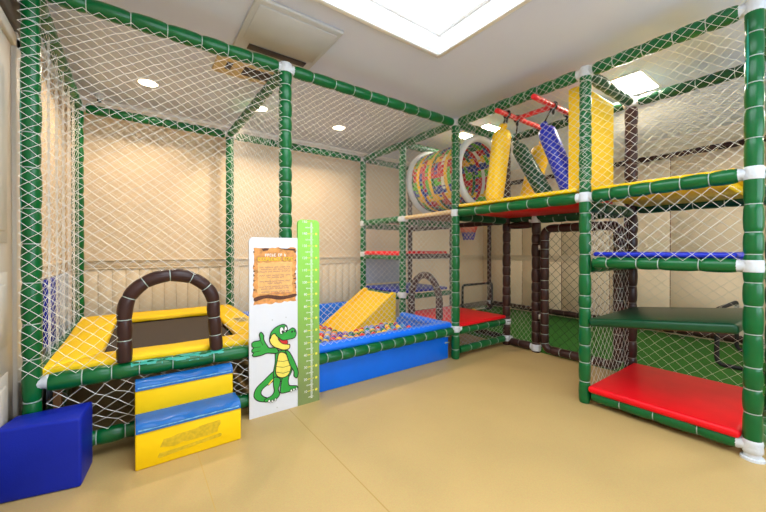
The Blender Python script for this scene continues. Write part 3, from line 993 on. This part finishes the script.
def stroke(mb, pts, wd, lift, mi=0, closed=True):
    n = len(pts)
    P = [Vector(p) for p in pts]
    vs, fs = [], []
    for i in range(n):
        a = P[i - 1] if (closed or i) else P[i]
        b = P[(i + 1) % n] if (closed or i < n - 1) else P[i]
        t = (b - a)
        t = t.normalized() if t.length else Vector((1, 0))
        nrm = Vector((-t.y, t.x)) * wd / 2
        for q in (P[i] + nrm, P[i] - nrm):
            vs.append((q.x, SY - lift, q.y))
    for i in range(n if closed else n - 1):
        j = (i + 1) % n
        fs.append((2 * i, 2 * i + 1, 2 * j + 1, 2 * j))
    mb.add(vs, fs, mi)
# parchment notice
def jag(x0, x1, z0, z1, amp, seed):
    r = random.Random(seed)
    p = []
    for k in range(14): p.append((x0 + (x1 - x0) * k / 14, z0 + r.uniform(-amp, amp)))
    for k in range(20): p.append((x1 + r.uniform(-amp, amp), z0 + (z1 - z0) * k / 20))
    for k in range(14): p.append((x1 - (x1 - x0) * k / 14, z1 + r.uniform(-amp, amp)))
    for k in range(20): p.append((x0 + r.uniform(-amp, amp), z1 - (z1 - z0) * k / 20))
    return p
PX0, PX1, PZ0, PZ1 = .982, 1.258, .708, 1.062
mb = MB()
flat(mb, jag(PX0, PX1, PZ0, PZ1, .006, 3), .0008, 0)
flat(mb, jag(PX0 + .028, PX1 - .026, PZ0 + .066, PZ1 - .092, .005, 4), .0012, 1)
flat(mb, [(PX0 + .01, PZ0 + .045), (PX0 + .09, PZ0 + .055), (PX0 + .19, PZ0 + .04), (PX1 - .004, PZ0 + .05), (PX1 - .006, PZ0 + .03), (PX0 + .17, PZ0 + .018), (PX0 + .08, PZ0 + .034), (PX0 + .01, PZ0 + .02)], .0012, 2, True, 4)
flat(mb, [(PX0 + .05, PZ1 - .004), (PX0 + .10, PZ1 - .002), (PX0 + .09, PZ1 - .016), (PX0 + .06, PZ1 - .02)], .0012, 2)
flat(mb, [(PX0 + .15, PZ1 - .002), (PX1 - .004, PZ1 - .006), (PX1 - .004, PZ1 - .02), (PX0 + .2, PZ1 - .012)], .0012, 2)
for k in range(9):
    zz = PZ0 + .08 + k * .03 + random.uniform(-.006, .006)
    for xx, s in ((PX0, 1), (PX1, -1)):
        if random.random() < .7:
            flat(mb, [(xx, zz), (xx + s * random.uniform(.01, .022), zz + .006), (xx, zz + random.uniform(.012, .02))], .0012, 2)
par = mb.build('parchment_notice', [M['parch'], M['parchlight'], M['parchdark']], sign)
# writing too small to read in the photograph: word-shaped rows at its size and colours
mb = MB()
rw = random.Random(5)
def words(x0, x1, z, h, lift, mi, lens, gap):
    x = x0
    for n in lens:
        for _ in range(n):
            wdt = h * .62
            if x + wdt > x1: return
            # a letter: stem plus one or two arms
            mb.prism([(x, z), (x + wdt * .28, z), (x + wdt * .28, z + h), (x, z + h)], 'y', SY - lift, SY - lift + .0003, mi)
            for q in rw.sample((0, .4, .78), 2):
                mb.prism([(x, z + h * q), (x + wdt, z + h * q), (x + wdt, z + h * (q + .22)), (x, z + h * (q + .22))], 'y', SY - lift, SY - lift + .0003, mi)
            x += wdt + h * .18
        x += gap
words(PX0 + .072, PX1 - .055, PZ1 - .055, .018, .0017, 1, (5, 2, 6), .012)
words(PX0 + .028, PX1 - .02, PZ1 - .082, .021, .0017, 2, (9, 8), .012)
mb.build('heading_text', [M['textpink'], M['pure'], M['textyel']], par)
mb = MB()
for zz, a, b in ((.128, .05, .05), (.142, .06, .05), (.156, .05, .045), (.18, .05, .05), (.193, .10, .09), (.218, .05, .05), (.231, .10, .10), (.252, .05, .05), (.265, .06, .06), (.285, .06, .06), (.298, .12, .05)):
    words(PX0 + a - .012, PX1 - b + .012, PZ1 - zz, .0085, .0017, 0, [rw.randint(3, 8) for _ in range(8)], .006)
mb.build('notice_text', M['textpink'], par)
# crocodile print; outline points in board centimetres measured on the drawing
CX0, CX1, CZ0, CZ1 = .958, 1.270, 0.0, 1.128
def cp(pts):
    # drawing grid 0..341 x 0..512 covers this window of the board
    out = []
    for X_, Y_ in pts:
        s = (X_ - 45) / (325 - 45)
        x = .958 + .312 * s
        ztop, zbot = .590 + .012 * s, .040 + .0 * s
        f = (Y_ - (20 - 18 * s)) / ((500 - 42 * s) - (20 - 18 * s))
        out.append((x, ztop + (zbot - ztop) * f))
    return out
croc = MB()
G, DG, YL, IK, RD, WH = 0, 1, 2, 3, 4, 5
lift = .0008
def shape(pts, mi, line=.006, curve=True):
    global lift
    q = flat(croc, cp(pts), lift, mi, curve)
    if line:
        stroke(croc, q, line, lift + .00025, IK)
    lift += .0005
    return q
shape([(185, 285), (120, 335), (85, 365), (70, 395), (72, 420), (95, 440), (135, 447), (150, 432), (122, 418), (108, 400), (116, 378), (142, 358), (190, 330)], G)
shape([(150, 350), (178, 325), (176, 335), (152, 360)], YL, .002)
shape([(190, 170), (215, 178), (252, 180), (285, 230), (288, 290), (266, 330), (240, 345), (210, 345), (182, 325), (178, 290), (188, 240)], G)
shape([(235, 320), (268, 318), (266, 350), (275, 372), (318, 378), (322, 394), (275, 405), (228, 410), (218, 400), (222, 360)], G)
shape([(182, 320), (216, 330), (214, 365), (206, 385), (214, 415), (190, 440), (150, 448), (126, 446), (132, 432), (165, 418), (182, 395), (178, 360)], G)
shape([(212, 190), (248, 195), (275, 235), (281, 280), (264, 315), (228, 326), (198, 312), (190, 280), (199, 232)], YL)
for c in ([(200, 232), (235, 238), (272, 232)], [(194, 262), (235, 270), (279, 262)], [(194, 292), (235, 302), (276, 294)]):
    stroke(croc, cp(c), .003, lift, IK, False)
lift += .0004
shape([(250, 180), (272, 190), (296, 228), (318, 275), (327, 308), (318, 334), (300, 322), (300, 298), (280, 268), (262, 222)], G)
shape([(192, 160), (160, 158), (146, 150), (124, 112), (122, 86), (108, 68), (98, 80), (102, 110), (72, 114), (58, 122), (58, 140), (66, 148), (58, 158), (58, 170), (66, 176), (60, 188), (72, 196), (112, 192), (142, 184), (190, 190), (206, 182)], G)
for c in ([(66, 148), (105, 146)], [(64, 172), (104, 168)], [(104, 112), (118, 140)]):
    stroke(croc, cp(c), .003, lift, IK, False)
lift += .0004
shape([(160, 88), (185, 80), (206, 96), (206, 114), (228, 138), (258, 146), (274, 150), (270, 170), (240, 176), (205, 165), (176, 150), (156, 122)], YL)
shape([(212, 112), (252, 118), (262, 140), (244, 144), (222, 134)], RD, .004)
shape([(156, 100), (166, 70), (196, 46), (234, 36), (256, 48), (262, 72), (288, 60), (306, 68), (314, 92), (302, 114), (268, 120), (232, 122), (210, 108), (196, 96), (184, 82), (168, 88), (158, 108)], G)
shape([(213, 70), (218, 52), (230, 52), (238, 68), (232, 86), (218, 86)], WH, .004)
shape([(240, 66), (244, 48), (254, 52), (258, 70), (252, 80), (242, 78)], WH, .004)
shape([(224, 74), (230, 68), (236, 76), (230, 86)], IK, 0)
shape([(246, 70), (252, 66), (256, 72), (250, 80)], IK, 0)
shape([(282, 78), (290, 74), (292, 82), (285, 86)], IK, 0)
shape([(300, 74), (306, 76), (306, 84), (300, 82)], IK, 0)
for a, b in ((150, 440), (168, 442), (186, 436), (280, 396), (296, 392), (312, 388), (70, 0)):
    if b: shape([(a - 5, b + 4), (a + 1, b - 6), (a + 7, b + 3), (a + 1, b + 10)], WH, .0025)
croc.build('crocodile_print', [M['crocgreen'], M['crocdark'], M['crocyellow'], M['ink'], M['croctongue'], M['pure']], sign)
mb = MB()
for x, z in ((1.13, .03), (1.1, .60), (1.19, .607)):
    mb.tube([(x, SY - .002, z), (x, SY, z)], .004, 0, 8)
mb.build('screw', M['steel'], sign)
# height chart marks: one step every 10 cm of the printed scale
sc_ = .0828
mb = MB()
def bar(x0, x1, z, h, mi):
    mb.prism([(x0, z - h / 2), (x1, z - h / 2), (x1, z + h / 2), (x0, z + h / 2)], 'y', SY - .002, SY - .001, mi)
for k in range(0, 151):
    z = k * sc_ / 10
    if z < .03 or z > 1.247: continue
    bar(1.362, 1.376 if k % 5 else 1.382, z, .0032, 0)
    if k % 10 == 0:
        bar(1.34, 1.385, z, .004, 1)
        # star mark
        p = []
        for q in range(10):
            a = math.pi / 2 + math.pi * q / 5
            rr = .0105 if q % 2 == 0 else .0065
            p.append((1.404 + rr * math.cos(a), z + rr * math.sin(a)))
        if k < 150: mb.prism(p, 'y', SY - .002, SY - .001, 1)
    elif k % 10 == 5:
        bar(1.345, 1.362, z, .003, 0)
mb.build('scale_marks', [M['pure'], M['ruleryellow']], chart)
def text(body, x, z, size, m, parent, name, lift=.002):
    cu = bpy.data.curves.new('txt', 'FONT')
    cu.body = body; cu.size = size; cu.align_x = 'RIGHT'; cu.align_y = 'CENTER'; cu.extrude = .0002
    o = bpy.data.objects.new('txt', cu)
    COL.objects.link(o)
    dg = bpy.context.evaluated_depsgraph_get()
    me = bpy.data.meshes.new_from_object(o.evaluated_get(dg))
    bpy.data.objects.remove(o)
    for v in me.vertices:
        v.co = Vector((v.co.x + x, -v.co.z - lift + SY, v.co.y + z)) - parent.location
    me.materials.clear(); me.materials.append(m)
    n = bpy.data.objects.new(name, me)
    COL.objects.link(n); n.parent = parent
for k in range(10, 160, 10):
    z = k * sc_ / 10
    text(str(k), 1.337, min(z, 1.240), .024, M['pure'], chart, 'scale_number')
for k in range(15, 150, 10):
    text(str(k), 1.343, k * sc_ / 10, .014, M['pure'], chart, 'scale_number')

# ================================================================== DECKS
def deck(name, label, a, b, m, bev=.022, xf=None, under=None):
    mb = MB()
    mb.box(a, b, 0, bev, 4, xf)
    o = mb.build(name, M[m])
    tag(o, label, 'padded deck')
    if under:
        u = MB().box((a[0] + .06, a[1] + .03, a[2] - .03), (b[0] - .06, b[1] - .03, a[2] + .002), 0, .004, 1)
        u.build('underside_board', M[under], o)
    return o
def deck2(name, label, a, b, m, under, bz=.03, ins=.05):
    c = ((a[0] + b[0]) / 2, (a[1] + b[1]) / 2, a[2])
    t = thing(name, label, 'padded deck', c)
    MB().box(a, b, 0, .014, 3).build('pad', M[m], t)
    MB().box((a[0] + ins, a[1] + .05, a[2] - bz), (b[0] - ins, b[1] - .05, a[2]), 0, .004, 1).build('underside_board', M[under], t)
    return t
deck2('padded_deck', 'yellow topped upper deck with red underside below the punch bags', (XD - .02, YE + .048, 1.452), (XE - .045, -.05, 1.483), 'yellow', 'red', .065)
deck2('padded_deck', 'yellow upper deck at the far right of the tower', (XD - .02, YF + .06, 1.448), (XE - .045, YE - .048, 1.470), 'yellow', 'yellow', .06)
deck2('padded_deck', 'royal blue shelf below the upper deck of the right hand tower', (XD - .005, YF + .055, 1.005), (XE - .04, YE - .05, 1.035), 'royal', 'navy', .035)
t = deck('padded_deck', 'dark green padded shelf halfway up the right hand tower', (XD - .03, YF + .04, .545), (XE - .05, YE - .035, .60), 'dgreen', .02)
t.rotation_euler = (-.12, 0, 0); t.location.z += .03
deck('padded_deck', 'bright red padded deck at the foot of the right hand tower', (XD - .045, YF + .038, .09), (XE - .05, YE - .035, .135), 'red', .02)
deck('padded_deck', 'low red deck by the green corner post beyond the ball pit', (XD + .0, -.03, .30), (XE - .05, YG - .03, .335), 'red', .016)
deck('padded_deck', 'red shelf high in the small tower behind the slide', (XD - .02, YG + .045, .984), (XE - .04, YB - .05, 1.034), 'red', .013)
deck('padded_deck', 'dark blue shelf at the top of the yellow slide', (XD + .0, YG + .045, .535), (XE - .04, YB - .05, .57), 'navy', .014)
deck('padded_deck', 'brown board floor under the webbing tunnel', (XD + .05, .05, 1.41), (XE - .05, YB - .06, 1.435), 'brownboard', .004)
tag(MB().box((XD + .05, YB + .05, .58), (XE - .05, YB + .08, .96), 0, .01, 2).build('back_panel', M['grey']), 'grey padded panel behind the blue shelf of the small tower', 'panel')

# yellow padded pillar by post E
tag(MB().box((2.945, -1.125, 1.476), (3.50, -1.025, H - .042), 0, .016, 3).build('padded_pillar', M['yellow']), 'tall yellow padded slab standing on the upper deck beside the second front post', 'padded slab')

# ================================================================== OVERHEAD BARS AND PUNCH BAGS
bars = thing('overhead_bars', 'red padded overhead bars with black straps above the punch bags', 'bars', (3.2, -.68, 2.2))
for a, b in (((2.80, -.52, 2.2), (3.69, -.52, 2.2)), ((2.80, -.84, 2.2), (3.69, -.84, 2.2)), ((3.10, -.54, 2.2), (3.10, -.82, 2.2))):
    foam(mb := MB(), [a, b], .021, (.05, .08), tie=0, n=10)
    mb.build('bar', M['redbar'], bars)
for x, y in ((2.95, -.52), (3.10, -.52), (3.10, -.84), (3.33, -.84), (3.62, -.52), (3.62, -.84)):
    mb = MB()
    n = 14
    mb.tube([(x, y + .027 * math.cos(2 * math.pi * i / n), 2.2 + .027 * math.sin(2 * math.pi * i / n)) for i in range(n)], .010, 0, 6, closed=True)
    mb.tube([(x, y, 2.178), (x + .004, y + .003, 2.15), (x, y, 2.13)], [.010, .012, .008], 0, 8)
    mb.build('strap', M['black'], bars)
def bag(label, topp, bot, r, m, rope=None):
    topp, bot = Vector(topp), Vector(bot)
    t = thing('punch_bag', label, 'punch bag', bot, 'hanging punch bags')
    d = (bot - topp)
    L = d.length; d.normalize()
    prof = [(0, .12), (.008, .3), (.02, .42), (.05, .45), (.062, .36), (.075, .42), (.10, .72), (.13, .92), (.17, 1), (.3, 1.02), (.5, 1.0), (.7, 1.02), (.9, 1.0), (.955, .97), (.985, .85), (.997, .55), (1, .05)]
    mb = MB().tube([topp + d * (L * a) for a, _ in prof], [r * b for _, b in prof], 0, 18)
    mb.build('body', M[m], t)
    if rope:
        MB().tube([Vector(rope), (Vector(rope) + topp) / 2 + Vector((.004, 0, 0)), topp + d * .02], .007, 0, 8).build('strap', M['black'], t)
    return t
bag('yellow upright punch bag nearest the tunnel mouth', (3.04, -.425, 2.175), (3.03, -.33, 1.49), .080, 'yellow', (2.95, -.50, 2.185))
bag('dark green punch bag leaning behind the yellow one', (3.25, -.40, 2.06), (3.28, -.70, 1.49), .066, 'dgreen', (3.12, -.515, 2.185))
bag('yellow punch bag leaning at the back between the green and blue bags', (3.50, -.54, 2.08), (3.52, -.36, 1.49), .085, 'yellow', (3.62, -.53, 2.185))
bag('blue punch bag slanting towards the yellow padded slab', (3.16, -.72, 2.12), (3.18, -.95, 1.49), .070, 'royal', (3.10, -.83, 2.185))
bag('second blue punch bag at the back behind the slanting one', (3.46, -.86, 2.10), (3.46, -.94, 1.49), .075, 'royal', (3.33, -.85, 2.185))

# ================================================================== WEBBING TUNNEL
tun = thing('webbing_tunnel', 'round crawl tunnel woven from red, green, blue and yellow webbing straps', 'tunnel', (3.305, .4, 1.45))
TC, TR = Vector((3.315, 0, 1.850)), .355
def tring(y):
    n = 40
    pts = [(TC.x + TR * math.cos(2 * math.pi * i / n), y, TC.z + TR * math.sin(2 * math.pi * i / n)) for i in range(n)]
    mb = MB().tube(pts, .036, 0, 12, closed=True)
    mb.build('end_ring', M['ring'], tun)
tring(.03); tring(YG - .035)
wc = ['wred', 'wgreen', 'wdgreen', 'wblue', 'wyellow', 'wwhite']
mb = MB()
NL, NR = 26, 15
yA, yB_ = .05, YG - .055
RT = TR - .012
lcol = [0, 1, 3, 4, 0, 2, 3, 1, 0, 3, 1, 4, 0]
def cyl(a, y, r):
    return (TC.x + r * math.cos(a), y, TC.z + r * math.sin(a))
def patch(a0, a1, ya, yb, r, mi):
    vs = []
    for rr in (r, r + .0025):
        for a, yy in ((a0, ya), (a1, ya), (a1, yb), (a0, yb)):
            vs.append(cyl(a, yy, rr))
    mb.add(vs, [(0, 1, 2, 3), (7, 6, 5, 4), (0, 4, 5, 1), (1, 5, 6, 2), (2, 6, 7, 3), (3, 7, 4, 0)], mi)
pitch = (yB_ - yA) / NR
for i in range(NL):
    a = 2 * math.pi * i / NL
    hw = .037 / RT
    for j in range(NR):
        over = (i + j) % 3 and j not in (3, 8, 12)
        patch(a - hw, a + hw, yA + j * pitch, yA + (j + 1) * pitch, RT + (.004 if over else -.004), lcol[i % len(lcol)])
rcol = [0, 3, 1, 4, 5, 0, 3, 2, 4, 1, 0, 3, 4, 1, 2]
for j in range(NR):
    yc = yA + (j + .5) * pitch
    hw = .021
    for i in range(NL * 2):
        a0, a1 = math.pi * i / NL, math.pi * (i + 1) / NL
        over = ((i // 2) + j) % 3 and j not in (3, 8, 12)
        patch(a0, a1, yc - hw, yc + hw, RT + (-.0035 if over else .0035), rcol[j % len(rcol)])
mb.build('woven_straps', [M[c] for c in wc], tun)

# ================================================================== PITCH THINGS
def goal(label, pts_front, depth, zt_, meshn):
    """small folding goal: bent black tube frame and pale mesh"""
    (xa, ya), (xb2, yb2) = pts_front
    a, b = Vector((xa, ya, 0)), Vector((xb2, yb2, 0))
    t = thing('mini_goal', label, 'goal', (a + b) / 2, 'mini goals on the turf')
    d = Vector((0, depth, 0))
    r = .018
    zz = .024
    def bend(p0, p1, p2, k=6, rad=.06):
        p0, p1, p2 = Vector(p0), Vector(p1), Vector(p2)
        s, e = p1 + (p0 - p1).normalized() * rad, p1 + (p2 - p1).normalized() * rad
        return [s.lerp(p1, i / k).lerp(p1.lerp(e, i / k), i / k) for i in range(k + 1)]
    up = Vector((0, 0, zt_)); lo = Vector((0, 0, zz))
    path = [a + d * .2 + lo] if 0 else [a + d + lo]
    path += bend(a + d + lo, a + lo, a + up) + bend(a + lo, a + up, b + up) + bend(a + up, b + up, b + lo) + bend(b + up, b + lo, b + d + lo) + [b + d + lo]
    MB().tube(path, r, 0, 10).build('goal_frame', M['black'], t)
    mb = MB()
    W = (b - a).length
    L = math.hypot(zt_, depth)
    net(mb, a + up, (b - a), (d - up + lo), W, L, .05, .05, .0022, knots=False, seed=77)
    mb.tube([a + d + lo, b + d + lo], .010, 0, 8)
    mb.build('goal_net', M['nettan'], t)
goal('small black framed goal near the right hand tower on the turf', ((4.62, -1.54), (5.38, -1.56)), -.36, .515, 0)
goal('small black framed goal at the far end of the turf by the back wall', ((4.64, 1.42), (5.40, 1.42)), .14, .48, 0)
tag(MB().sphere((4.84, 1.36, .049), .045, 0, 16, 10).build('play_ball', M['b_yellow']), 'yellow ball on the turf at the foot of the far goal', 'ball')
hp = thing('basketball_hoop', 'small red basketball hoop with blue and white net at the far end of the pitch', 'hoop', (5.05, YBACK - .03, 1.2))
n = 24
c = Vector((5.05, YBACK - .28, 1.46))
MB().box((4.88, YBACK - .03, 1.38), (5.24, YBACK - .0, 1.68), 0, .006, 2).build('backboard', M['trim'], hp)
mb = MB().tube([(c.x + .15 * math.cos(2 * math.pi * i / n), c.y + .15 * math.sin(2 * math.pi * i / n), c.z) for i in range(n)], .012, 0, 8, closed=True)
mb.tube([(c.x, c.y + .15, c.z), (c.x, YBACK - .03, c.z)], .014, 0, 8)
mb.build('rim', M['redbar'], hp)
def hoopnet(z0, z1, r0, r1, name, m):
    mb = MB()
    N, K = 10, 3
    pt = lambda i, k: Vector((c.x + (r0 + (r1 - r0) * k / K) * math.cos(2 * math.pi * i / N / 1 + (k % 2) * math.pi / N), c.y + (r0 + (r1 - r0) * k / K) * math.sin(2 * math.pi * i / N + (k % 2) * math.pi / N), z0 + (z1 - z0) * k / K))
    for i in range(N):
        for k in range(K):
            mb.tube([pt(i, k), pt(i, k + 1)], .005, 0, 5)
            mb.tube([pt(i, k), pt(i - 1 if k % 2 == 0 else i + 1, k + 1)], .005, 0, 5)
    mb.build(name, m, hp)
hoopnet(c.z, c.z - .11, .15, .115, 'net', M['redbar'])
hoopnet(c.z - .11, c.z - .24, .115, .085, 'net', M['royal'])
# mat leaning on the left wall behind the side net
t = thing('folded_mat', 'blue and grey mat standing against the left wall behind the net', 'mat', (-.06, 1.3, 0))
MB().box((-.082, .75, .43), (-.05, 1.12, .86), 0, .01, 2).build('blue_panel', M['navy'], t)
MB().box((-.082, 1.122, .43), (-.05, 1.57, .86), 0, .01, 2).build('grey_panel', M['grey'], t)
MB().box((-.075, .80, 0), (-.055, 1.5, .43), 0, .006, 1).build('lower_panel', M['grey'], t)
